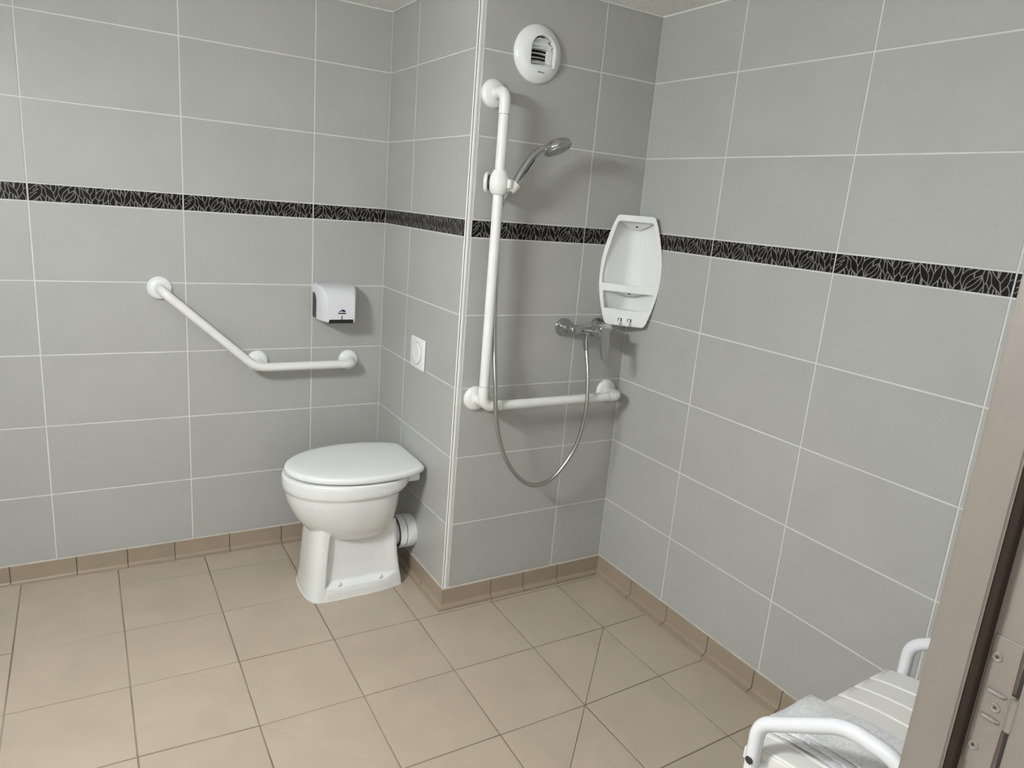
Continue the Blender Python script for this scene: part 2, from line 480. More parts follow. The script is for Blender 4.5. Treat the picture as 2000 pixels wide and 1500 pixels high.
def floor_piece(pts, fold=None):
    """one tile from its plan outline"""
    area = sum(pts[k][0] * pts[(k + 1) % len(pts)][1] - pts[(k + 1) % len(pts)][0] * pts[k][1] for k in range(len(pts))) / 2
    if abs(area) < 2e-4: return
    bm = bmesh.new()
    cx = sum(p[0] for p in pts) / len(pts); cy = sum(p[1] for p in pts) / len(pts)
    tilt = random.uniform(-0.0004, 0.0004)
    dn = [bm.verts.new(fpos(x, y, -0.004) - Vector((cx, cy, 0))) for x, y in pts]
    up = [bm.verts.new(fpos(x, y, tilt) - Vector((cx, cy, 0))) for x, y in pts]
    n = len(pts)
    for k in range(n):
        bm.faces.new((dn[k], dn[(k + 1) % n], up[(k + 1) % n], up[k]))
    if fold == 'A': bm.faces.new((up[0], up[1], up[2])); bm.faces.new((up[0], up[2], up[3]))
    elif fold == 'B': bm.faces.new((up[0], up[1], up[3])); bm.faces.new((up[1], up[2], up[3]))
    else:
        top = bm.faces.new(up)
        bmesh.ops.bevel(bm, geom=list(top.edges), offset=0.0007, segments=1, affect='EDGES')
    finish('floor_tile', bm, MT['floor'], floor, loc=(cx, cy, 0))

g = 0.0021
DIAG_A = {(5, 3): 0.0011, (4, 4): 0.0011}     # cut from upper right to lower left
DIAG_B = {(2, 3): 0.0004, (3, 4): 0.0004}     # cut from upper left to lower right
for c in range(-2, 7):
    for r in range(-1, 11):
        x0 = max(FX + FT * c + g, X_L + 0.002); x1 = min(FX + FT * (c + 1) - g, X_R - 0.002)
        y1 = min(FY - FT * r - g, -0.002); y0 = max(FY - FT * (r + 1) + g, Y_FLOOR1)
        if x1 - x0 < 0.01 or y1 - y0 < 0.01: continue
        e = 0.003
        ch_y = Y_SH - e; ch_x = -e
        if x0 > ch_x and y0 > ch_y: continue
        if x1 > ch_x and y1 > ch_y:
            if y0 >= ch_y: x1 = ch_x; pts = [(x0, y0), (x1, y0), (x1, y1), (x0, y1)]
            elif x0 >= ch_x: y1 = ch_y; pts = [(x0, y0), (x1, y0), (x1, y1), (x0, y1)]
            else: pts = [(x0, y0), (x1, y0), (x1, ch_y), (ch_x, ch_y), (ch_x, y1), (x0, y1)]
            floor_piece(pts)
        elif (c, r) in DIAG_A:
            d = DIAG_A[c, r] * 1.0
            floor_piece([(x0, y0 + d), (x1 - d, y1), (x0, y1)]); floor_piece([(x0 + d, y0), (x1, y0), (x1, y1 - d)])
        elif (c, r) in DIAG_B:
            d = DIAG_B[c, r]
            floor_piece([(x0, y1 - d), (x0, y0), (x1 - d, y0)]); floor_piece([(x0 + d, y1), (x1, y0 + d), (x1, y1)])
        else:
            floor_piece([(x0, y0), (x1, y0), (x1, y1), (x0, y1)], fold_dir(c, r))

# --- white edge profile on the outer corner of the partition
bm = bmesh.new()
prof = [(-0.0016, -0.7020 + 0.0)]
rr = 0.0085; ccx, ccy = -0.0018 + rr, Y_SH - 0.0018 + rr
prof = [(-0.0018, -0.7000)] + [(ccx - rr * math.cos(a), ccy - rr * math.sin(a)) for a in [PI / 2 * k / 8 for k in range(9)]] + [(0.0105, Y_SH - 0.0018), (0.0105, Y_SH + 0.0), (0.0, Y_SH), (0.0, -0.7000)]
loft(bm, [[(x, y, z) for x, y in prof] for z in (Z_SKIRT + 0.001, Z_CEIL - 0.001)])
trim1 = tag(finish('trim_1', bm, MT['trimwhite'], smooth=True), kind='structure')

# --- caulk line between the tiles and the ceiling
def caulk(n, lo, hi):
    bm = bmesh.new(); box(bm, lo, hi, 0.0015, 1)
    tag(finish('trim_%d' % n, bm, MT['caulk']), kind='structure')
caulk(2, (X_L, -0.0055, Z_CEIL - 0.0055), (-0.0015, -0.0014, Z_CEIL))
caulk(3, (-0.0055, Y_SH + 0.0, Z_CEIL - 0.0055), (-0.0014, -0.0015, Z_CEIL))
caulk(4, (0.006, Y_SH - 0.0055, Z_CEIL - 0.0055), (X_R - 0.0015, Y_SH - 0.0019, Z_CEIL))
caulk(5, (X_R - 0.0060, Y_F, Z_CEIL - 0.0060), (X_R - 0.0014, Y_SH - 0.0019, Z_CEIL))

# --- metal door frame with the open door leaf
door = tag(empty('door_1', (DOOR_R, Y_F, 0.0)), kind='structure')
def dpart(name, bm, material, parent=None, smooth=False):
    p = parent or door
    o = finish(name, bm, material, None, smooth)
    o.parent = p
    o.matrix_parent_inverse = Matrix.Translation(Vector(door.location)).inverted() if p is door else Matrix.Identity(4)
    return o
def jamb_prof(s, x):
    return [(x, Y_F + 0.004), (x, -2.474), (x + s * 0.015, -2.474), (x + s * 0.015, Y_FO - 0.001), (x + s * 0.066, Y_FO - 0.001), (x + s * 0.066, Y_F + 0.004)]
for s, x in ((1, DOOR_R), (-1, DOOR_L)):
    bm = bmesh.new()
    pr = jamb_prof(s, x)
    if s < 0: pr = list(reversed(pr))
    loft(bm, [[(a, b, z) for a, b in pr] for z in (0.004, 2.05)])
    es = [e for e in bm.edges if abs((e.verts[0].co - e.verts[1].co).z) > 1.0]
    bmesh.ops.bevel(bm, geom=es, offset=0.0022, segments=3, affect='EDGES')
    dpart('jamb', bm, MT['taupe'], smooth=True)
bm = bmesh.new()
box(bm, (DOOR_L - 0.064, Y_FO - 0.001, 2.0), (DOOR_R + 0.064, Y_F + 0.004, 2.052), 0.002)
dpart('frame_head', bm, MT['taupe'])
bm = bmesh.new()
box(bm, (DOOR_R + 0.0025, -2.4830, 0.01), (DOOR_R + 0.0160, -2.4735, 2.0), 0.003, 3)
dpart('door_seal', bm, MT['sealbrown'], smooth=True)
# hinge on the rebate
xh = DOOR_R + 0.015
bm = bmesh.new()
pts = []
for (yy, zz) in ((-2.4862, 0.902), (-2.5105, 0.902), (-2.5105, 0.957), (-2.5150, 0.957), (-2.5150, 0.996), (-2.5105, 0.996), (-2.5105, 1.050), (-2.4862, 1.050), (-2.4846, 1.0484), (-2.4846, 0.9036)):
    pts.append((yy, zz))
prism(bm, pts, lambda a, b, t: (xh - t, a, b), 0.0, 0.0014, 0.0006)
hinge = dpart('hinge', bm, MT['taupe'])
for i, (yy, zz) in enumerate(((-2.4910, 1.027), (-2.5005, 0.975), (-2.4910, 0.924))):
    bm = bmesh.new()
    lathe(bm, (xh - 0.0014, yy, zz), (-1, 0, 0), [(0, 0.0052), (0.0009, 0.0050), (0.0013, 0.0040), (0.0006, 0.0030), (0.0006, 0.0016), (-0.0004, 0.0014), (-0.0004, 0.0)], 20)
    s_ = finish('screw', bm, MT['taupe'], hinge, smooth=True)
    bm = bmesh.new()
    lathe(bm, (xh - 0.0022, yy, zz), (-1, 0, 0), [(0, 0.0013), (0.0003, 0.0)], 10)
    finish('screw_slot', bm, MT['screw'], hinge)
for zz in (0.962, 0.991):
    bm = bmesh.new()
    tube(bm, [(xh - 0.0020, -2.4900, zz), (xh - 0.0036, -2.4925, zz), (xh - 0.0036, -2.5040, zz), (xh - 0.0020, -2.5075, zz)], [0.0010, 0.0022, 0.0022, 0.0010], 10)
    finish('hinge_rib', bm, MT['taupe'], hinge, smooth=True)
bm = bmesh.new()
tube(bm, [(xh - 0.001, -2.5160, 0.9585), (xh - 0.001, -2.5160, 0.9945)], 0.0042, 16)
dpart('hinge_knuckle', bm, MT['taupe'], smooth=True)
bm = bmesh.new()
box(bm, (xh - 0.003, -3.37, 0.012), (xh + 0.037, -2.5180, 2.0), 0.0015)
dpart('door_leaf', bm, MT['taupe'])

# ------------------------------------------------------------------ helpers for things: an Empty at the base, parts in world coordinates
class Thing:
    def __init__(self, name, loc, label, cat, group=None):
        self.root = empty(name, loc); self.loc = Vector(loc)
        tag(self.root, label, cat, group)
    def part(self, name, bm, material, smooth=True, parent=None, label=None):
        o = finish(name, bm, material, None, smooth)
        if parent is None:
            o.parent = self.root
            o.matrix_parent_inverse = Matrix.Translation(self.loc).inverted()
        else:
            o.parent = parent
        if label: o['label'] = label
        return o

# ------------------------------------------------------------------ lamp on the left wall above the washbasin place (out of frame)
LZ, LY = 1.82, -1.66
lamp = Thing('wall_lamp', (X_L + 0.002, LY, LZ - 0.03), 'white hooded strip lamp on the left wall, lighting the room', 'lamp')
bm = bmesh.new()
pr_ = [(0.0015, LZ - 0.03), (0.020, LZ - 0.03), (0.020, LZ + 0.050), (0.130, LZ + 0.050), (0.130, LZ + 0.065), (0.0015, LZ + 0.065)]
loft(bm, [[(X_L + a, y, b) for a, b in pr_] for y in (LY - 0.20, LY + 0.20)])
lamp.part('lamp_hood', bm, MT['lampbody'], smooth=False)
bm = bmesh.new(); box(bm, (X_L + 0.021, LY - 0.18, LZ - 0.005), (X_L + 0.122, LY + 0.18, LZ + 0.049), 0.012, 3)
lamp.part('diffuser', bm, emit('lamp_glow', (0.965, 1.0, 1.005), LAMP_POWER))

# ------------------------------------------------------------------ toilet
TY = -0.403
def egg(xf, xr, b, z, n=64, xc=None, pr=0.62, qr=0.80, pf=1.0, qf=1.0, yc=TY):
    xc = xc if xc is not None else xf + (xr - xf) * 0.56
    out = []
    for k in range(n):
        a = 2 * PI * k / n
        c, s = math.cos(a), math.sin(a)
        sg = lambda v, e: math.copysign(abs(v) ** e, v)
        if c >= 0: x = xc + (xf - xc) * sg(c, pf); y = b * sg(s, qf)
        else: x = xc - (xr - xc) * sg(c, pr); y = b * sg(s, qr)
        out.append((x, yc + y, z))
    return out

toilet = Thing('toilet', (-0.25, TY, fpos(-0.25, TY).z), 'white ceramic floor-standing toilet with its lid closed', 'toilet')
bm = bmesh.new()
BS = [(-0.262, -0.218, 0.022, 0.192), (-0.318, -0.165, 0.066, 0.201), (-0.364, -0.130, 0.100, 0.219), (-0.408, -0.108, 0.128, 0.249), (-0.440, -0.096, 0.147, 0.285), (-0.464, -0.088, 0.162, 0.328), (-0.478, -0.084, 0.171, 0.365), (-0.4845, -0.082, 0.1755, 0.399)]
fine = [v for v in smooth_path([Vector((a, b, c)) for a, b, c, d in BS], 6)]
finez = [v.x for v in smooth_path([Vector((d, 0, 0)) for a, b, c, d in BS], 6)]
RIM = [(-0.489, -0.070, 0.1805, 0.405), (-0.492, -0.060, 0.184, 0.412), (-0.494, -0.050, 0.186, 0.425), (-0.494, -0.048, 0.186, 0.445), (-0.4925, -0.047, 0.1845, 0.454), (-0.490, -0.048, 0.182, 0.4575)]
loft(bm, [egg(v.x, v.y, v.z, z) for v, z in zip(fine, finez)] + [egg(*r[:3], r[3]) for r in RIM])
# ledge carrying the hinges at the back
box(bm, (-0.12, TY - 0.110, 0.418), (-0.022, TY + 0.110, 0.4555), 0.008, 3)
# pedestal: thick front column, recessed side panels, foot
def ped(z, xf, hwf, hwp, xr, hwr):
    pts = []
    R = 0.048
    for k in range(9):                                      # rounded front
        a = PI / 2 - PI * k / 8
        pts.append((xf + R - R * math.cos(a) * 1.0, hwf * math.sin(a) if abs(math.sin(a)) < 1 else hwf * math.sin(a)))
    pts = [(xf + R - R * max(0.0, math.cos(PI / 2 - PI * k / 16)) ** 0.75, hwf * math.copysign(abs(math.sin(PI / 2 - PI * k / 16)) ** 0.75, math.sin(PI / 2 - PI * k / 16))) for k in range(17)]
    side = [(xf + R + 0.006, -hwf), (xf + R + 0.015, -hwp), (-0.28, -hwp), (-0.18, -hwp), (-0.14, -hwp - (hwr - hwp) * 0.3), (xr - 0.012, -hwr), (xr, -hwr + 0.004)]
    loop = pts + side + [(x, -y) for x, y in reversed(side)]
    return [(x, TY + y, z) for x, y in loop]
zf = 0.0005
loft(bm, [ped(zf, -0.428, 0.116, 0.119, -0.074, 0.104), ped(0.030, -0.426, 0.115, 0.117, -0.076, 0.103), ped(0.046, -0.424, 0.114, 0.112, -0.079, 0.102), ped(0.062, -0.422, 0.112, 0.086, -0.082, 0.100),
          ped(0.12, -0.418, 0.109, 0.080, -0.090, 0.094), ped(0.20, -0.412, 0.106, 0.080, -0.097, 0.090), ped(0.27, -0.405, 0.104, 0.082, -0.100, 0.090)])
bowl = toilet.part('bowl', bm, MT['ceramic'], smooth='all')
rm = bowl.modifiers.new('merge', 'REMESH'); rm.mode = 'VOXEL'; rm.voxel_size = 0.0026; rm.use_smooth_shade = True
sm = bowl.modifiers.new('soften', 'SMOOTH'); sm.factor = 0.5; sm.iterations = 6
bm = bmesh.new()
loft(bm, [egg(-0.468, -0.036, 0.168, 0.4575), egg(-0.470, -0.034, 0.170, 0.4590), egg(-0.470, -0.034, 0.170, 0.4630), egg(-0.468, -0.036, 0.168, 0.4640)])
toilet.part('seat', bm, MT['lid'], smooth=True)
bm = bmesh.new()
_rear = smooth_path([Vector((-0.215, 0.1870, 0)), Vector((-0.165, 0.1845, 0)), Vector((-0.115, 0.1760, 0)), Vector((-0.070, 0.1630, 0)), Vector((-0.040, 0.1480, 0)), Vector((-0.0230, 0.1350, 0)), Vector((-0.0150, 0.1180, 0)), Vector((-0.0115, 0.07, 0)), Vector((-0.0110, 0.0, 0))], 4)
_front = [(-0.215 - 0.270 * math.sin(PI / 2 * k / 20), 0.1870 * math.cos(PI / 2 * k / 20)) for k in range(21)]
_half = [(x, y) for x, y in reversed(_front)] + [(v.x, v.y) for v in _rear[1:]]          # tip ... widest ... back middle
_loop = _half + [(x, -y) for x, y in reversed(_half[1:-1])]
def lid(sc, z, d=0.0):
    return [(-0.235 + (x + 0.235) * sc, TY + y * sc, z) for x, y in _loop]
loft(bm, [lid(0.975, 0.4640), lid(0.99, 0.4650), lid(1.0, 0.4680), lid(1.0, 0.4760), lid(0.992, 0.4815), lid(0.972, 0.4850), lid(0.93, 0.4870), lid(0.80, 0.4888), lid(0.55, 0.4902), lid(0.25, 0.4910), lid(0.04, 0.4911)])
toilet.part('lid', bm, MT['lid'], smooth='all')
for s in (-1, 1):
    bm = bmesh.new()
    tube(bm, [(-0.036, TY + s * 0.055, 0.457), (-0.036, TY + s * 0.098, 0.457)], 0.0095, 16)
    lathe(bm, (-0.045, TY + s * 0.08, 0.444), (0, 0, 1), [(-0.002, 0.014), (0.004, 0.014), (0.007, 0.010), (0.012, 0.008)], 18)
    h = toilet.part('hinge', bm, MT['lid'])
    bm = bmesh.new()
    lathe(bm, (-0.045, TY + s * 0.1065, 0.428), (0, s, 0), [(0, 0.006), (0.002, 0.0055), (0.0021, 0.0)], 12)
    toilet.part('hinge_bolt', bm, MT['darkgrey'], parent=h)
for xb in (-0.318, -0.163):
    bm = bmesh.new()
    ax = Vector((0, -0.62, 0.78))
    lathe(bm, (xb, TY - 0.1030, 0.0555), ax, [(-0.004, 0.0085), (0.003, 0.0085), (0.0065, 0.0062), (0.0085, 0.0035), (0.0092, 0.0)], 18)
    toilet.part('bolt_cap', bm, MT['lid'])
    bm = bmesh.new()
    lathe(bm, (xb, TY + 0.1030, 0.0555), Vector((0, 0.62, 0.78)), [(-0.004, 0.0085), (0.003, 0.0085), (0.0065, 0.0062), (0.0085, 0.0035), (0.0092, 0.0)], 18)
    toilet.part('bolt_cap', bm, MT['lid'])
# silicone bead round the foot
bm = bmesh.new()
lp = [Vector(p) for p in ped(0.0, -0.4285, 0.1165, 0.1195, -0.0735, 0.1045)]
fr = [fpos(p.x, p.y, 0.0012) for p in lp]
loop_path = fr + [fr[0]]
tube(bm, loop_path, 0.0022, 8, caps=False)
toilet.part('silicone_bead', bm, MT['caulk'])
bm = bmesh.new()
lathe(bm, (-0.0885, TY, 0.172), (1, 0, 0), [(-0.03, 0.050), (0, 0.050), (0.022, 0.050), (0.022, 0.061), (0.026, 0.064), (0.046, 0.064), (0.048, 0.0615), (0.051, 0.0615), (0.053, 0.065), (0.078, 0.065), (0.0845, 0.062), (0.0868, 0.062)], 40)
wc = toilet.part('waste_connector', bm, MT['white'])
bm = bmesh.new()
lathe(bm, (-0.0402, TY, 0.172), (1, 0, 0), [(0, 0.0605), (0.0, 0.0622), (0.0022, 0.0622), (0.0022, 0.0605)], 40)
toilet.part('connector_ring', bm, MT['seam'], parent=wc)
bm = bmesh.new()
lathe(bm, (-0.0690, TY, 0.172), (1, 0, 0), [(0, 0.0500), (0.0, 0.0606), (0.0024, 0.0606), (0.0024, 0.050)], 40)
toilet.part('rubber_ring', bm, MT['darkgrey'], parent=wc)

# ------------------------------------------------------------------ flush plate on the partition
fp = Thing('flush_plate', (-0.0015, -0.3955, 0.815), 'white square flush plate with a big round push button', 'flush button')
bm = bmesh.new()
box(bm, (-0.0115, -0.4565, 0.8150), (-0.0014, -0.3345, 0.9310), 0.005, 3)
fplate = fp.part('plate', bm, MT['white'])
bm = bmesh.new()
lathe(bm, (-0.0112, -0.3955, 0.8735), (-1, 0, 0), [(0.0, 0.0415), (0.0006, 0.0415), (0.0006, 0.0402)], 40)
fp.part('button_gap', bm, MT['seam'], parent=fplate)
bm = bmesh.new()
lathe(bm, (-0.0110, -0.3955, 0.8735), (-1, 0, 0), [(0.0, 0.0402), (0.0042, 0.0400), (0.0058, 0.0375), (0.0050, 0.025), (0.0042, 0.012), (0.0040, 0.0)], 40)
fp.part('push_button', bm, MT['white'], smooth='all')

# ------------------------------------------------------------------ angled grab rail beside the toilet
def flange(bm, o, axis, r=0.0405, tube_r=0.017):
    lathe(bm, o, axis, [(0.0, r), (0.004, r), (0.008, r * 0.97), (0.013, r * 0.86), (0.0165, r * 0.70), (0.0180, tube_r + 0.004), (0.0205, tube_r + 0.003), (0.0205, tube_r - 0.003)], 40)
R_T = 0.0160
gr = Thing('angled_grab_rail', (-0.49, -0.0015, 0.745), 'white angled grab rail above the toilet, its left arm sloping up', 'grab rail')
pA, pB, pC = (-0.822, -0.080, 1.048), (-0.514, -0.080, 0.766), (-0.1400, -0.080, 0.766)
bm = bmesh.new()
path = fillet([(-0.822, -0.012, 1.048), pA, pB, pC, (-0.1400, -0.012, 0.766)], {1: 0.045, 2: 0.09, 3: 0.045}, 10)
tube(bm, path, R_T, 24)
gr.part('rail', bm, MT['nylon'])
bm = bmesh.new()
tube(bm, fillet([(-0.495, -0.012, 0.772), (-0.495, -0.060, 0.772), (-0.492, -0.080, 0.768)], 0.01, 4), R_T * 0.95, 20)
gr.part('support_stub', bm, MT['nylon'])
for x, z in ((-0.822, 1.048), (-0.495, 0.774), (-0.140, 0.766)):
    bm = bmesh.new(); flange(bm, (x, -0.0015, z), (0, -1, 0))
    gr.part('wall_flange', bm, MT['white'])

# ------------------------------------------------------------------ L-shaped grab rail in the shower
YR = Y_SH - 0.085
lr = Thing('l_shaped_grab_rail', (0.06, Y_SH - 0.0015, 0.74), 'tall white L-shaped grab rail in the shower', 'grab rail')
XV, ZH, XE = 0.0590, 0.7760, 0.6330
yf = Y_SH - 0.0015
bm = bmesh.new(); tube(bm, [(XV, YR, 1.688), (XV, YR, 0.845)], R_T, 24); lr.part('vertical_rail', bm, MT['nylon'])
bm = bmesh.new(); tube(bm, [(XV + 0.070, YR, ZH), (XE - 0.055, YR, ZH)], R_T, 24); lr.part('horizontal_rail', bm, MT['nylon'])
RE = R_T + 0.0012
bm = bmesh.new(); tube(bm, fillet([(XV + 0.004, yf - 0.012, 1.752), (XV, YR, 1.752), (XV, YR, 1.688)], 0.058, 12), RE, 24)
lr.part('elbow', bm, MT['nylon'])
bm = bmesh.new(); tube(bm, fillet([(XV, YR, 0.845), (XV, YR, ZH), (XV + 0.070, YR, ZH)], 0.062, 12), RE, 24)
tube(bm, [(XV + 0.014, yf - 0.012, ZH + 0.006), (XV + 0.014, YR + 0.004, ZH + 0.010)], RE, 20)
lr.part('elbow', bm, MT['nylon'])
bm = bmesh.new(); tube(bm, fillet([(XE - 0.055, YR, ZH), (XE, YR, ZH), (XE, yf - 0.012, ZH)], 0.050, 12), RE, 24)
lr.part('elbow', bm, MT['nylon'])
for x, z in ((XV + 0.004, 1.752), (XV + 0.014, ZH + 0.006), (XE, ZH)):
    bm = bmesh.new(); flange(bm, (x, yf, z), (0, -1, 0), 0.0425)
    lr.part('wall_flange', bm, MT['nylon'])
for (p, ax) in (((XV, YR, 1.6865), (0, 0, 1)), ((XV, YR, 0.8440), (0, 0, 1)), ((XV + 0.0690, YR, ZH), (1, 0, 0)), ((XE - 0.0565, YR, ZH), (1, 0, 0))):
    bm = bmesh.new()
    lathe(bm, p, ax, [(0, R_T - 0.002), (0.0, RE - 0.0002), (0.0018, RE - 0.0002), (0.0018, R_T - 0.002)], 28)
    lr.part('seam_ring', bm, MT['seam'])

# ------------------------------------------------------------------ sliding holder on the rail
ZHOLD = 1.490
sh = Thing('shower_head_holder', (XV, YR, ZHOLD - 0.035), 'white sliding holder clamped on the tall shower rail', 'shower holder')
bm = bmesh.new()
lathe(bm, (XV, YR, ZHOLD - 0.036), (0, 0, 1), [(0, 0.0180), (0.0, 0.0210), (0.005, 0.0235), (0.016, 0.0305), (0.030, 0.0335), (0.044, 0.0325), (0.058, 0.0265), (0.068, 0.0215), (0.072, 0.0205), (0.072, 0.0180)], 36)
body = sh.part('clamp_body', bm, MT['nylon'], smooth='all')
ka = Vector((-0.80, 0.60, 0.0)); ko = Vector((XV, YR, ZHOLD - 0.002))
bm = bmesh.new()
lathe(bm, ko + ka * 0.0335, ka, [(0.0, 0.0300), (0.003, 0.0320), (0.008, 0.0300), (0.012, 0.024), (0.0135, 0.0)], 32)
knob = sh.part('knob', bm, MT['nylon'], smooth='all')
bm = bmesh.new()
lathe(bm, ko + ka * 0.027, ka, [(0.0, 0.022), (0.0065, 0.022)], 28)
sh.part('knob_neck', bm, MT['darkgrey'], parent=knob)
HB = Vector((0.106, -0.805, 1.487))                       # foot of the handset in the socket
HD = Vector((0.052, -0.012, 0.076)).normalized()
bm = bmesh.new()
so = Vector((XV + 0.014, YR - 0.004, ZHOLD - 0.006))
tube(bm, [so, so + Vector((0.016, -0.004, 0.0)), HB - HD * 0.006], [0.0215, 0.0205, 0.0175], 24)
tube(bm, [HB - HD * 0.022, HB - HD * 0.008, HB + HD * 0.006], [0.0145, 0.0185, 0.0180], 24)
sh.part('socket', bm, MT['nylon'], smooth=True)
bm = bmesh.new()
box(bm, (XV + 0.013, YR - 0.0345, ZHOLD - 0.016), (XV + 0.027, YR - 0.022, ZHOLD + 0.012), 0.004, 3)
sh.part('release_tab', bm, MT['nylon'])

# ------------------------------------------------------------------ hand shower with its hose
hs = Thing('hand_shower', tuple(HB), 'chrome hand shower with a metal hose hanging in a loop', 'shower head')
K = [HB - HD * 0.018, HB + HD * 0.004, Vector((0.127, -0.809, 1.524)), Vector((0.150, -0.814, 1.563)), Vector((0.170, -0.819, 1.586)), Vector((0.190, -0.825, 1.600)), Vector((0.212, -0.830, 1.609))]
path = smooth_path(K, 6)
nP = len(path)
bm = bmesh.new()
tube(bm, path, [0.0125 + 0.0020 * math.sin(PI * min(1, i / nP * 1.25)) for i in range(nP)], 20)
handle = hs.part('handle', bm, MT['chrome'], smooth='all')
HC = Vector((0.233, -0.834, 1.608))
hn = Vector((0.27, -0.36, -0.89)).normalized()            # spray direction
bm = bmesh.new()
lathe(bm, HC, hn, [(-0.0270, 0.0), (-0.0265, 0.012), (-0.0235, 0.024), (-0.0170, 0.0370), (-0.0085, 0.0445), (0.0, 0.0470), (0.0040, 0.0465), (0.0065, 0.0440), (0.0065, 0.0400)], 44)
head = hs.part('head', bm, MT['chrome'], smooth='all')
bm = bmesh.new()
lathe(bm, HC + hn * 0.0060, hn, [(0.0, 0.0415), (0.0040, 0.0400), (0.0055, 0.030), (0.0060, 0.0)], 40)
plate = hs.part('spray_plate', bm, MT['hose'], smooth='all', parent=head)
bm = bmesh.new()
u_ = hn.orthogonal().normalized(); v_ = hn.cross(u_)
for rr_, cnt in ((0.012, 6), (0.024, 12), (0.035, 20)):
    for k in range(cnt):
        a = 2 * PI * k / cnt
        lathe(bm, HC + hn * 0.0100 + (u_ * math.cos(a) + v_ * math.sin(a)) * rr_, hn, [(-0.002, 0.0018), (0.0018, 0.0014), (0.0022, 0.0)], 8)
noz = hs.part('nozzles', bm, MT['darkgrey'], parent=head); noz['kind'] = 'stuff'
H = [HB - HD * 0.014, HB - HD * 0.045, Vector((0.079, -0.776, 1.405)), Vector((0.084, -0.766, 1.330)), Vector((0.088, -0.765, 1.237)), Vector((0.0900, -0.778, 1.028)), Vector((0.0850, -0.822, 0.845)),
     Vector((0.0985, -0.828, 0.720)), Vector((0.142, -0.820, 0.606)), Vector((0.207, -0.812, 0.519)), Vector((0.281, -0.805, 0.474)), Vector((0.356, -0.806, 0.488)), Vector((0.418, -0.813, 0.562)),
     Vector((0.450, -0.822, 0.650)), Vector((0.4595, -0.828, 0.766)), Vector((0.4660, -0.808, 0.873)), Vector((0.4700, -0.781, 0.948)), Vector((0.4705, -0.7720, 0.985))]
hp = smooth_path(H, 14)
bm = bmesh.new()
tube(bm, hp, 0.0073, 14)
hose = hs.part('hose', bm, MT['hose'], smooth='all')
bm = bmesh.new()
tube(bm, [H[0] - HD * 0.0, H[0] - HD * 0.022], [0.0095, 0.0082], 18)
hs.part('hose_cone', bm, MT['hose'], parent=hose)
bm = bmesh.new()
tube(bm, [Vector((0.4700, -0.7800, 0.950)), Vector((0.4702, -0.7755, 0.968)), Vector((0.4705, -0.7722, 0.984)), Vector((0.4705, -0.7716, 0.992))], [0.0095, 0.0118, 0.0124, 0.0124], 12)
hs.part('hose_nut', bm, MT['chrome'], parent=hose)

# ------------------------------------------------------------------ shower mixer
mx = Thing('shower_mixer', (0.4875, Y_SH - 0.0015, 0.99), 'chrome single-lever shower mixer on the tiled wall', 'mixer tap')
ZM = 1.0225; YB = Y_SH - 0.063
for x in (0.4085, 0.5590):
    bm = bmesh.new()
    lathe(bm, (x, yf, ZM), (0, -1, 0), [(0.0, 0.0325), (0.003, 0.0325), (0.008, 0.0295), (0.022, 0.0220), (0.034, 0.0180), (0.038, 0.0172), (0.038, 0.010)], 40)
    mx.part('wall_rosette', bm, MT['chrome'])
    bm = bmesh.new()
    tube(bm, [(x, yf - 0.034, ZM), (x, YB - 0.004, ZM)], 0.0165, 8)
    mx.part('union_nut', bm, MT['chrome'], smooth=False)
bm = bmesh.new()
tube(bm, [(0.394, YB, ZM), (0.399, YB, ZM), (0.440, YB, ZM), (0.465, YB, ZM), (0.4875, YB, ZM), (0.510, YB, ZM), (0.571, YB, ZM), (0.576, YB, ZM)], [0.0150, 0.0180, 0.0180, 0.0195, 0.0215, 0.0195, 0.0180, 0.0150], 28)
mx.part('mixer_body', bm, MT['chrome'], smooth='all')
bm = bmesh.new()
lathe(bm, (0.4875, YB - 0.005, ZM), (0, -1, 0), [(0.0, 0.0200), (0.020, 0.0215), (0.045, 0.0225), (0.050, 0.0225), (0.052, 0.0210)], 36)
mx.part('cartridge_housing', bm, MT['chrome'])
bm = bmesh.new()
tube(bm, [(0.4705, YB - 0.002, ZM - 0.010), (0.4705, YB - 0.002, ZM - 0.034)], 0.0092, 18)
mx.part('hose_outlet', bm, MT['chrome'])
bm = bmesh.new()
yl = YB - 0.057
lathe(bm, (0.4875, yl, ZM), (0, -1, 0), [(0.0, 0.0215), (0.002, 0.0235), (0.016, 0.0235), (0.021, 0.0215), (0.0225, 0.0)], 36)
lev = mx.part('lever_cap', bm, MT['chrome'])
bm = bmesh.new()
secs = []
for z, hw, y0 in ((ZM + 0.022, 0.0190, 0.0), (ZM - 0.004, 0.0195, -0.002), (ZM - 0.030, 0.0180, -0.006), (ZM - 0.060, 0.0160, -0.011), (ZM - 0.080, 0.0140, -0.014), (ZM - 0.089, 0.0105, -0.0155), (ZM - 0.092, 0.0055, -0.016)):
    ya, yb_ = yl - 0.018 + y0, yl - 0.0255 + y0
    secs.append([(0.4875 - hw, ya, z), (0.4875 + hw, ya, z), (0.4875 + hw, yb_ + 0.001, z), (0.4875 + hw - 0.003, yb_, z), (0.4875 - hw + 0.003, yb_, z), (0.4875 - hw, yb_ + 0.001, z)])
loft(bm, secs)
mx.part('lever', bm, MT['chrome'], smooth=True, parent=lev)

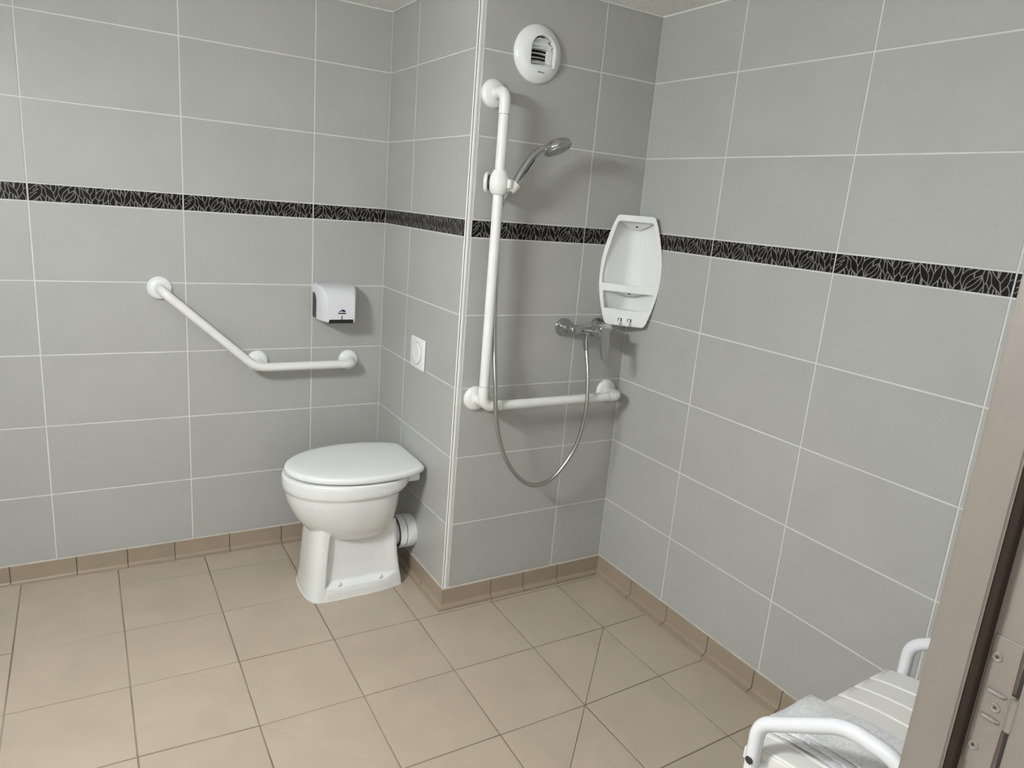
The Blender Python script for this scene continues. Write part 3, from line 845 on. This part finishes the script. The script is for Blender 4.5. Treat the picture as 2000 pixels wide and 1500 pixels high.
# ------------------------------------------------------------------ corner shelf
CX, CY = X_R - 0.0014, Y_SH - 0.0014
S2 = 1 / math.sqrt(2)
def cf(u, z, d):
    """u across the corner, z up, d out from the corner along the diagonal"""
    return Vector((CX + (u - d) * S2, CY - (u + d) * S2, z))
cshelf = Thing('corner_shelf', tuple(cf(0, 1.036, 0.06)), 'white plastic two-tier corner shelf with hooks under it', 'shelf')
half = [(0.0, 1.4265), (0.058, 1.4262), (0.066, 1.4225), (0.0755, 1.400), (0.0885, 1.360), (0.1000, 1.310), (0.1070, 1.262), (0.1090, 1.225), (0.1070, 1.180), (0.1000, 1.135), (0.0895, 1.092), (0.0760, 1.050), (0.0700, 1.0395), (0.063, 1.0365), (0.0, 1.0360)]
outer = half + [(-u, z) for u, z in reversed(half[1:-1])]
top_h = [(0.0, 1.4045), (0.0560, 1.4045), (0.0630, 1.3980), (0.0765, 1.345), (0.0885, 1.290), (0.0955, 1.240), (0.0970, 1.215), (0.0950, 1.1850), (0.0, 1.1830)]
top_hole = top_h + [(-u, z) for u, z in reversed(top_h[1:-1])]
bot_h = [(0.0, 1.1565), (0.0880, 1.1565), (0.0870, 1.1400), (0.0790, 1.0960), (0.0, 1.0930)]
bot_hole = bot_h + [(-u, z) for u, z in reversed(bot_h[1:-1])]
cu = bpy.data.curves.new('shelf_face', 'CURVE'); cu.dimensions = '2D'; cu.fill_mode = 'BOTH'
for pts in (outer, top_hole, bot_hole):
    sp = cu.splines.new('POLY'); sp.points.add(len(pts) - 1); sp.use_cyclic_u = True
    for q, (u, z) in zip(sp.points, pts): q.co = (u, z, 0, 1)
cu.extrude = 0.0035; cu.bevel_depth = 0.0022; cu.bevel_resolution = 3; cu.offset = -0.0022
co = bpy.data.objects.new('tmp', cu); COL.objects.link(co)
dg = bpy.context.evaluated_depsgraph_get()
me = bpy.data.meshes.new_from_object(co.evaluated_get(dg))
bpy.data.objects.remove(co)
for v in me.vertices:
    v.co = cf(v.co.x, v.co.y, 0.1020 + v.co.z)
me.materials.clear()
fo = link('front_frame', me, MT['white'], None, True)
fo.parent = cshelf.root; fo.matrix_parent_inverse = Matrix.Translation(cshelf.loc).inverted()
def hwz(z):
    P = sorted([(z_, u_2) for u_2, z_ in half])
    for (z0, u0), (z1, u1) in zip(P, P[1:]):
        if z0 <= z <= z1: return u0 + (u1 - u0) * (z - z0) / max(1e-9, z1 - z0)
    return 0.06
def shell_sec(z, hw):
    pts = [(-hw, 0.101), (-hw, min(0.100, hw + 0.0035))]
    Rr = 0.030
    for k in range(1, 6): 
        uu = -hw + (hw - Rr) * k / 5
        pts.append((uu, min(0.100, -uu + 0.0035)))
    for k in range(1, 8):
        a = -PI / 4 + PI / 2 * k / 8
        # rounded inner corner
        pts.append((Rr * math.sqrt(2) * math.sin(a), 0.0035 + 2 * Rr - Rr * math.sqrt(2) * math.cos(a)))
    right = [(-u, d) for u, d in reversed(pts[:7])]
    return [cf(u, z, d) for u, d in pts + right]
bm = bmesh.new()
zs = [1.0385, 1.045, 1.06, 1.08, 1.10, 1.125, 1.15, 1.175, 1.20, 1.225, 1.25, 1.275, 1.30, 1.325, 1.35, 1.375, 1.395, 1.410, 1.420, 1.4245]
secs = [shell_sec(z, max(0.045, hwz(z) - 0.0025)) for z in zs]
rings = [[bm.verts.new(p) for p in s] for s in secs]
for a, b in zip(rings, rings[1:]):
    for k in range(len(a) - 1): bm.faces.new((a[k], a[k + 1], b[k + 1], b[k]))
sho = cshelf.part('back_shell', bm, MT['white'], smooth='all')
def tier(name, z, th, hw, zfront):
    bm = bmesh.new()
    lo = shell_sec(z, hw); 
    P = []
    for t, dz in ((0, 0.0), (1, th)):
        P.append([p + Vector((0, 0, dz)) for p in lo])
    loft(bm, P)
    return cshelf.part(name, bm, MT['white'], smooth=False)
tier('shelf_board', 1.1650, 0.0120, 0.0975, 0)
tier('shelf_board', 1.0760, 0.0120, 0.0800, 0)
tier('bottom_cap', 1.0385, 0.0030, 0.0660, 0)
tier('top_cap', 1.4205, 0.0035, 0.0620, 0)
for z, uu in ((1.3880, 0.0), (1.1490, 0.0)):
    # sloping screw land with its dark screw hole
    bm = bmesh.new()
    wl = 0.070 if z < 1.3 else 0.056
    A = [cf(-wl, z + 0.0125, 0.074), cf(wl, z + 0.0125, 0.074), cf(0.014, z - 0.0115, 0.034), cf(-0.014, z - 0.0115, 0.034)]
    B = [p + Vector((0, 0, 0.006)) for p in A]
    loft(bm, [A, B])
    land = cshelf.part('screw_land', bm, MT['white'], smooth=False)
    bm = bmesh.new()
    nrm = (A[1] - A[0]).cross(A[3] - A[0]).normalized()
    c_ = (A[0] + A[1]) * 0.22 + (A[2] + A[3]) * 0.28
    if nrm.z > 0: nrm = -nrm
    lathe(bm, c_ - nrm * 0.0002, nrm, [(0, 0.0046), (0.0006, 0.0044), (0.0006, 0.0)], 16)
    cshelf.part('screw_hole', bm, MT['void'], smooth=False, parent=land)
# recessed strip with two hooks
bm = bmesh.new()
fr_ = lambda a, b, t: cf(a, b, t)
prism(bm, [(-0.050, 1.0720), (0.050, 1.0720), (0.043, 1.0410), (-0.043, 1.0410)], fr_, 0.1068, 0.1090, 0.001)
strip = cshelf.part('hook_strip', bm, MT['white'], smooth=False)
for uu in (-0.0175, 0.0165):
    bm = bmesh.new()
    tube(bm, fillet([cf(uu, 1.0590, 0.108), cf(uu, 1.0590, 0.1145), cf(uu, 1.0440, 0.1165), cf(uu, 1.0420, 0.1235), cf(uu, 1.0510, 0.1265)], 0.004, 5), 0.0042, 12)
    cshelf.part('hook', bm, MT['white'], parent=strip)
    bm = bmesh.new()
    prism(bm, [(uu - 0.0065, 1.0640), (uu + 0.0075, 1.0640), (uu + 0.0075, 1.0520), (uu - 0.0065, 1.0520)], fr_, 0.1088, 0.1094)
    cshelf.part('hook_slot', bm, MT['darkgrey'], smooth=False, parent=strip)

# ------------------------------------------------------------------ round air vent
VX, VZ = 0.2080, 1.8880
vent = Thing('air_vent', (VX, Y_SH - 0.0015, VZ - 0.085), 'round white air extraction vent high on the shower wall', 'vent')
def vf(a, b, t): return Vector((VX + a, Y_SH - 0.0015 - t, VZ + b))
RV = 0.0855
op = [(-0.042, -0.036)] + [(0.042, -0.036)] + [(0.042, 0.010)] + [(0.042 * math.cos(a), 0.012 + 0.040 * math.sin(a)) for a in [PI * k / 16 for k in range(1, 16)]] + [(-0.042, 0.010)]
op = op[0:2] + [(0.042, -0.012)] + op[2:] + [(-0.042, -0.012)]
op = [(x + 0.004 if x < 0 else x * 1.16, z) for x, z in op]
NA = 96
def ray_open(ang):
    d = Vector((math.cos(ang), math.sin(ang)))
    best = 1.0
    for (x0, y0), (x1, y1) in zip(op, op[1:] + op[:1]):
        e = Vector((x1 - x0, y1 - y0)); den = d.x * e.y - d.y * e.x
        if abs(den) < 1e-12: continue
        t = (x0 * e.y - y0 * e.x) / den; s = (x0 * d.y - y0 * d.x) / den
        if t > 0 and -1e-6 <= s <= 1 + 1e-6: best = min(best, t)
    return best
bm = bmesh.new()
loops = []
for rfac, t in ((1.0, 0.0), (1.0, 0.004), (0.985, 0.0075), (0.93, 0.0125), (0.80, 0.0200), (0.70, 0.0250)):
    loops.append([vf(RV * rfac * math.cos(2 * PI * k / NA), RV * rfac * math.sin(2 * PI * k / NA), t) for k in range(NA)])
for grow, t in ((0.0030, 0.0280), (0.0, 0.0275), (-0.0005, 0.004)):
    l = []
    for k in range(NA):
        a = 2 * PI * k / NA
        r = ray_open(a) + grow
        l.append(vf(r * math.cos(a), r * math.sin(a), t))
    loops.append(l)
loft(bm, loops, cap=False)
vent.part('cover', bm, MT['white'], smooth=True)
bm = bmesh.new()
prism(bm, op, vf, 0.001, 0.004)
vent.part('dark_throat', bm, MT['void'], smooth=False)
for zz, tilt, cut in ((0.040, 0.010, 0), (0.024, 0.011, 0), (0.011, 0.002, 0), (-0.003, 0.000, 0), (-0.017, -0.006, 0), (-0.030, -0.010, 0)):
    bm = bmesh.new()
    hwx = 0.0430 if zz < 0.012 else max(0.012, math.sqrt(max(0.0, 0.040 ** 2 - (zz - 0.008) ** 2)))
    A, B = [], []
    for k in range(11):
        x = 0.004 - hwx + 2 * hwx * k / 10
        bow = 0.004 * math.cos(PI * (k / 10 - 0.5))
        A.append((x, zz, 0.0245 - 0.003 * (k / 10) + 0)); B.append((x, zz - tilt, 0.005))
    vs = []
    for off in (0.0006, -0.0006):
        vs.append([[bm.verts.new(vf(x, z + off + 0.003 * math.sin(PI * i / 10), t)) for i, (x, z, t) in enumerate(A)], [bm.verts.new(vf(x, z + off + 0.003 * math.sin(PI * i / 10), t)) for i, (x, z, t) in enumerate(B)]])
    for (a, b) in vs:
        for k in range(10): bm.faces.new((a[k], a[k + 1], b[k + 1], b[k]))
    for w_ in (0, 1):
        for k in range(10): bm.faces.new((vs[0][w_][k], vs[0][w_][k + 1], vs[1][w_][k + 1], vs[1][w_][k]))
    vent.part('fin', bm, MT['white'], smooth=True)
# side flap parts seen right of the throat
bm = bmesh.new()
prism(bm, [(0.026, -0.034), (0.046, -0.034), (0.046, 0.012), (0.034, 0.034), (0.028, 0.030)], vf, 0.006, 0.014, 0.002)
vent.part('flap', bm, MT['white'])
bm = bmesh.new()
prism(bm, [(-0.041, 0.012), (-0.034, 0.034), (0.0, 0.050), (0.030, 0.036), (0.036, 0.014)], vf, 0.005, 0.011, 0.002)
vent.part('flap', bm, MT['white'])
bm = bmesh.new()
prism(bm, [(-0.041, -0.035), (0.041, -0.035), (0.041, -0.022), (-0.041, -0.020)], vf, 0.005, 0.010, 0.002)
vent.part('flap', bm, MT['white'])
# small maker's mark below the opening
bm = bmesh.new()
x = -0.0090
for wdt, hgt in ((0.0038, 0.0030), (0.0014, 0.0044), (0.0040, 0.0042), (0.0036, 0.0030), (0.0034, 0.0030), (0.0034, 0.0030)):
    prism(bm, [(x, -0.0560), (x + wdt, -0.0560), (x + wdt, -0.0560 + hgt), (x, -0.0560 + hgt)], lambda a, b, t: vf(a, b, 0.0256 + t), 0.0, 0.0016)
    x += wdt + 0.0008
vent.part('maker_mark', bm, MT['seam'], smooth=False)

# ------------------------------------------------------------------ toilet paper dispenser
DX = -0.2110
dp = Thing('paper_dispenser', (DX, -0.0015, 0.938), 'white toilet paper dispenser with a navy dolphin logo', 'dispenser')
prof = [(0.0, 0.9380), (0.030, 0.9375), (0.080, 0.9390), (0.118, 0.9405), (0.1235, 0.9440), (0.1240, 0.955), (0.1235, 0.985), (0.1215, 1.012), (0.1160, 1.034), (0.1060, 1.051), (0.090, 1.064), (0.068, 1.072), (0.040, 1.0755), (0.0, 1.0760)]
def dhw(t):
    P = [(0.0, 0.0755), (0.03, 0.0752), (0.06, 0.0735), (0.085, 0.0690), (0.104, 0.0620), (0.116, 0.0560), (0.130, 0.0500)]
    for (a, b), (c, d) in zip(P, P[1:]):
        if a <= t <= c: return b + (d - b) * (t - a) / (c - a)
    return 0.05
def dsec(grow=0.0):
    L = []
    for i, (t, z) in enumerate(prof):
        L.append((t, z))
    return L
bm = bmesh.new()
# stack of depth slices: outline in x,z at every depth
def slice_at(t):
    zt = None
    ztop = 1.0760
    for (a, z0), (b, z1) in zip(prof[5:], prof[6:]):
        lo, hi = min(a, b), max(a, b)
        if lo <= t <= hi:
            ztop = z0 + (z1 - z0) * ((t - a) / (b - a) if abs(b - a) > 1e-9 else 0); break
    zb = 0.9380 + 0.0025 * (t / 0.124)
    hw = dhw(t)
    r = 0.010 if t < 0.11 else 0.006
    pts = []
    for cx_, cz_, a0 in ((hw - r, ztop - r, 0), (-hw + r, ztop - r, 1), (-hw + r, zb + r * 0.6, 2), (hw - r, zb + r * 0.6, 3)):
        for k in range(5):
            a = PI / 2 * (a0 + k / 4)
            rz = r if a0 < 2 else r * 0.6
            pts.append((DX + cx_ + r * math.cos(a), -0.0015 - t, cz_ + rz * math.sin(a)))
    return pts
ts = [0.0, 0.02, 0.04, 0.06, 0.075, 0.09, 0.10, 0.108, 0.114, 0.118, 0.1205, 0.1222, 0.1234]
loft(bm, [slice_at(t) for t in ts])
dbody = dp.part('cover', bm, MT['disp'], smooth=True)
bm = bmesh.new()
for s in (-1,):
    pts = [(0.0, 0.945), (0.046, 0.945), (0.046, 1.015), (0.040, 1.030), (0.028, 1.040), (0.0, 1.042)]
    prism(bm, pts, lambda a, b, t: Vector((DX - 0.0740 - t, -0.0018 - a, b)), 0.0, 0.0022, 0.0006)
dp.part('side_window', bm, MT['darkgrey'], smooth=False)
bm = bmesh.new()
prism(bm, [(0.0, 0.945), (0.046, 0.945), (0.046, 1.015), (0.040, 1.030), (0.028, 1.040), (0.0, 1.042)], lambda a, b, t: Vector((DX + 0.0740 + t, -0.0018 - a, b)), 0.0, 0.0022, 0.0006)
dp.part('side_window', bm, MT['darkgrey'], smooth=False)
df = lambda a, b, t: Vector((DX + a, -0.0015 - 0.1236 - t, b))
bm = bmesh.new()
prism(bm, [(-0.0490, 0.9375), (0.0470, 0.9375), (0.0470, 0.9520), (-0.0455, 0.9520)], df, -0.012, 0.0012)
dp.part('dark_slot_edge', bm, MT['dark'], smooth=False, parent=dbody)
# logo: leaping dolphin over a line of lettering, and the sight slot
def lg(px, py): return ((px - 715) / 37.5 * 0.00196 + 0.0030, 0.9760 + (690 - py) / 37.5 * 0.00190)
bm = bmesh.new()
prism(bm, [lg(*q) for q in [(445, 590), (520, 600), (570, 565), (640, 545), (700, 535), (750, 555), (790, 600), (850, 600), (910, 585), (960, 585), (1010, 590), (985, 555), (970, 510), (930, 465), (870, 430), (790, 405), (755, 400), (730, 355), (715, 400), (690, 440), (600, 475), (540, 515)]], df, 0.0, 0.0006)
dp.part('dolphin_logo', bm, MT['blue'], smooth=False, parent=dbody)
bm = bmesh.new()
xx = 420
for wd in (62, 58, 64, 60, 58, 66, 60, 62):
    prism(bm, [lg(xx, 740), lg(xx + wd, 740), lg(xx + wd, 648), lg(xx, 648)], df, 0.0, 0.0006)
    xx += wd + 13
dp.part('logo_lettering', bm, MT['blue'], smooth=False, parent=dbody)
bm = bmesh.new()
prism(bm, [lg(680, 1250), lg(750, 1250), lg(750, 890), lg(680, 890)], df, 0.0, 0.0006)
dp.part('sight_slot', bm, MT['dark'], smooth=False, parent=dbody)

# ------------------------------------------------------------------ shower chair in the corner by the door
chair = Thing('shower_chair', (0.275, -2.20, fpos(0.275, -2.20).z), 'white shower chair with a slatted seat and tubular arms', 'chair')
XA, XB = 0.002, 0.545
R_C = 0.0138
for x, nm in ((XA, 1), (XB, -1)):
    bm = bmesh.new()
    P = [(x, -2.052, fpos(x, -2.052).z + 0.012), (x, -2.050, 0.522), (x, -2.205, 0.630), (x, -2.310, 0.630), (x, -2.395, 0.440), (x, -2.405, fpos(x, -2.405).z + 0.012)]
    tube(bm, fillet(P, {1: 0.050, 2: 0.10, 3: 0.07, 4: 0.06}, 12), R_C, 24)
    sf = chair.part('side_frame', bm, MT['chairtube'])
    for y in (-2.052, -2.405):
        bm = bmesh.new()
        z0 = fpos(x, y).z + 0.0005
        lathe(bm, (x, y, z0), (0, 0, 1), [(0, 0.019), (0.004, 0.020), (0.020, 0.0165), (0.034, 0.0150), (0.034, 0.013)], 20)
        chair.part('rubber_foot', bm, MT['darkgrey'], parent=sf)
for y, z in ((-2.075, 0.425), (-2.365, 0.425)):
    bm = bmesh.new()
    tube(bm, [(XA + 0.004, y + (0.020 if y > -2.2 else -0.025), z), (XA + 0.05, y, z), (XB - 0.05, y, z), (XB - 0.004, y + (0.020 if y > -2.2 else -0.025), z)], 0.0115, 16)
    chair.part('cross_tube', bm, MT['chairtube'])
def seat_z(y):
    t = min(1.0, max(0.0, (-2.018 - y) / 0.16))
    return 0.447 + 0.026 * (1 - (1 - t) ** 1.6)
ys_ = [-2.006, -2.012, -2.025, -2.05, -2.08, -2.11, -2.15, -2.20, -2.26, -2.32, -2.372, -2.385]
ys_ = [y - 0.010 if y > -2.3 else y for y in ys_]
def seat_strip(bm, x0, x1, top, th, y_front=0.0, round_front=True):
    ring = []
    for i, y in enumerate(ys_):
        y2 = y - y_front if i == 0 else y
        d = 0.006 if i == 0 else (0.002 if i == 1 else (0.004 if i == len(ys_) - 1 else 0.0))
        zt = seat_z(y) + top - d
        zb = seat_z(y) + top - th
        e = min(0.0022, (x1 - x0) * 0.2)
        ring.append([(x0, y2, zb), (x1, y2, zb), (x1, y2, zt - e), (x1 - e, y2, zt), (x0 + e, y2, zt), (x0, y2, zt - e)])
    loft(bm, ring)
bm = bmesh.new(); seat_strip(bm, 0.030, 0.530, -0.0055, 0.010)
chair.part('seat_pan', bm, MT['seat'])
edges_ = [0.026, 0.078, 0.142, 0.206, 0.2695, 0.3345, 0.397, 0.4600, 0.532]
for a, b in zip(edges_, edges_[1:]):
    bm = bmesh.new(); seat_strip(bm, a + 0.0035, b - 0.0035, 0.0, 0.008)
    chair.part('seat_slat', bm, MT['seat'])
for x in (0.030, 0.522):
    bm = bmesh.new(); seat_strip(bm, x - 0.006, x + 0.010, -0.004, 0.030)
    chair.part('seat_rim', bm, MT['seat'])
for x, s in ((XA, -1), (XB, 1)):
    bm = bmesh.new()
    lathe(bm, (x + s * (R_C - 0.0012), -2.0515, 0.448), (s, 0, 0.0), [(0.0, 0.0080), (0.0022, 0.0075), (0.0032, 0.0055), (0.0020, 0.0035), (0.0020, 0.0)], 18)
    chair.part('screw', bm, MT['screw'])
for a in edges_[1:-1]:
    bm = bmesh.new()
    tube(bm, [(a, y, seat_z(y) - 0.0012 - (0.003 if i == 0 else 0.0)) for i, y in enumerate(ys_[1:])], [0.002] + [0.0036] * (len(ys_) - 2), 10)
    chair.part('seat_rib', bm, MT['seat'])
# ------------------------------------------------------------------ folded towel on the chair seat
tw = Thing('folded_towel', (0.175, -2.15, seat_z(-2.15) + 0.001), 'pale grey folded towel lying on the shower chair seat', 'towel')
random.seed(11)
def towel_layer(x0, x1, y0, y1, z0, th, nm, seed, sag=0.0):
    rnd = random.Random(seed)
    bm = bmesh.new()
    NX, NY = 18, 26
    ph = [rnd.uniform(0, 6.28) for _ in range(6)]
    ring = []
    for j in range(NY + 1):
        v = j / NY; y = y0 + (y1 - y0) * v
        base = seat_z(min(y, -2.018)) + 0.0028
        loop = []
        ex = 0.004 * math.sin(3.1 * v * 3 + ph[0]) + 0.0025 * math.sin(11 * v + ph[1])
        prof = []
        for k in range(NX):                       # top, left fold to right fold
            t = k / (NX - 1); prof.append((t, 1.0))
        for k in range(5):
            a = PI / 2 - PI * (k + 1) / 6; prof.append((1.0 + math.cos(a) * th * 0.5 / (x1 - x0), 0.5 + 0.5 * math.sin(a)))
        for k in range(NX):
            t = 1 - k / (NX - 1); prof.append((t, 0.0))
        for k in range(5):
            a = -PI / 2 - PI * (k + 1) / 6; prof.append((0.0 + math.cos(a) * th * 0.5 / (x1 - x0), 0.5 + 0.5 * math.sin(a)))
        tap = 1.0 if 0 < j < NY else 0.55
        for t, h in prof:
            x = x0 + (x1 - x0) * t + ex * (0.5 if h > 0.5 else 0.3)
            wv = 0.0016 * math.sin(7 * t + 5 * v + ph[2]) + 0.0010 * math.sin(17 * v + ph[3] + 3 * t)
            dz = sag * math.sin(PI * v) * t
            z = base + z0 + (th * (0.5 + (h - 0.5) * tap)) + (wv if h > 0.4 else 0.0) * min(1.0, z0 * 80 + 0.3) + dz
            z = max(z, base + z0 * 0.98)
            loop.append((x, y, z))
        ring.append(loop)
    loft(bm, ring)
    return tw.part('towel_fold', bm, MT['towel'], smooth='all')
towel_layer(0.086, 0.222, -2.020, -2.345, 0.0000, 0.0050, 'a', 1)
towel_layer(0.098, 0.236, -2.012, -2.336, 0.0056, 0.0055, 'b', 2, 0.001)
towel_layer(0.112, 0.246, -2.004, -2.330, 0.0118, 0.0055, 'c', 3, 0.002)

# the chair stands a little askew to the wall; the towel on it turns with it
ROT = math.radians(3.2); SHIFT = Vector((0.0, 0.012, 0.0))
c0 = chair.loc.copy()
chair.root.rotation_euler.z = ROT; chair.root.location = c0 + SHIFT
tw.root.rotation_euler.z = ROT; tw.root.location = c0 + SHIFT + Matrix.Rotation(ROT, 3, 'Z') @ (tw.loc - c0)
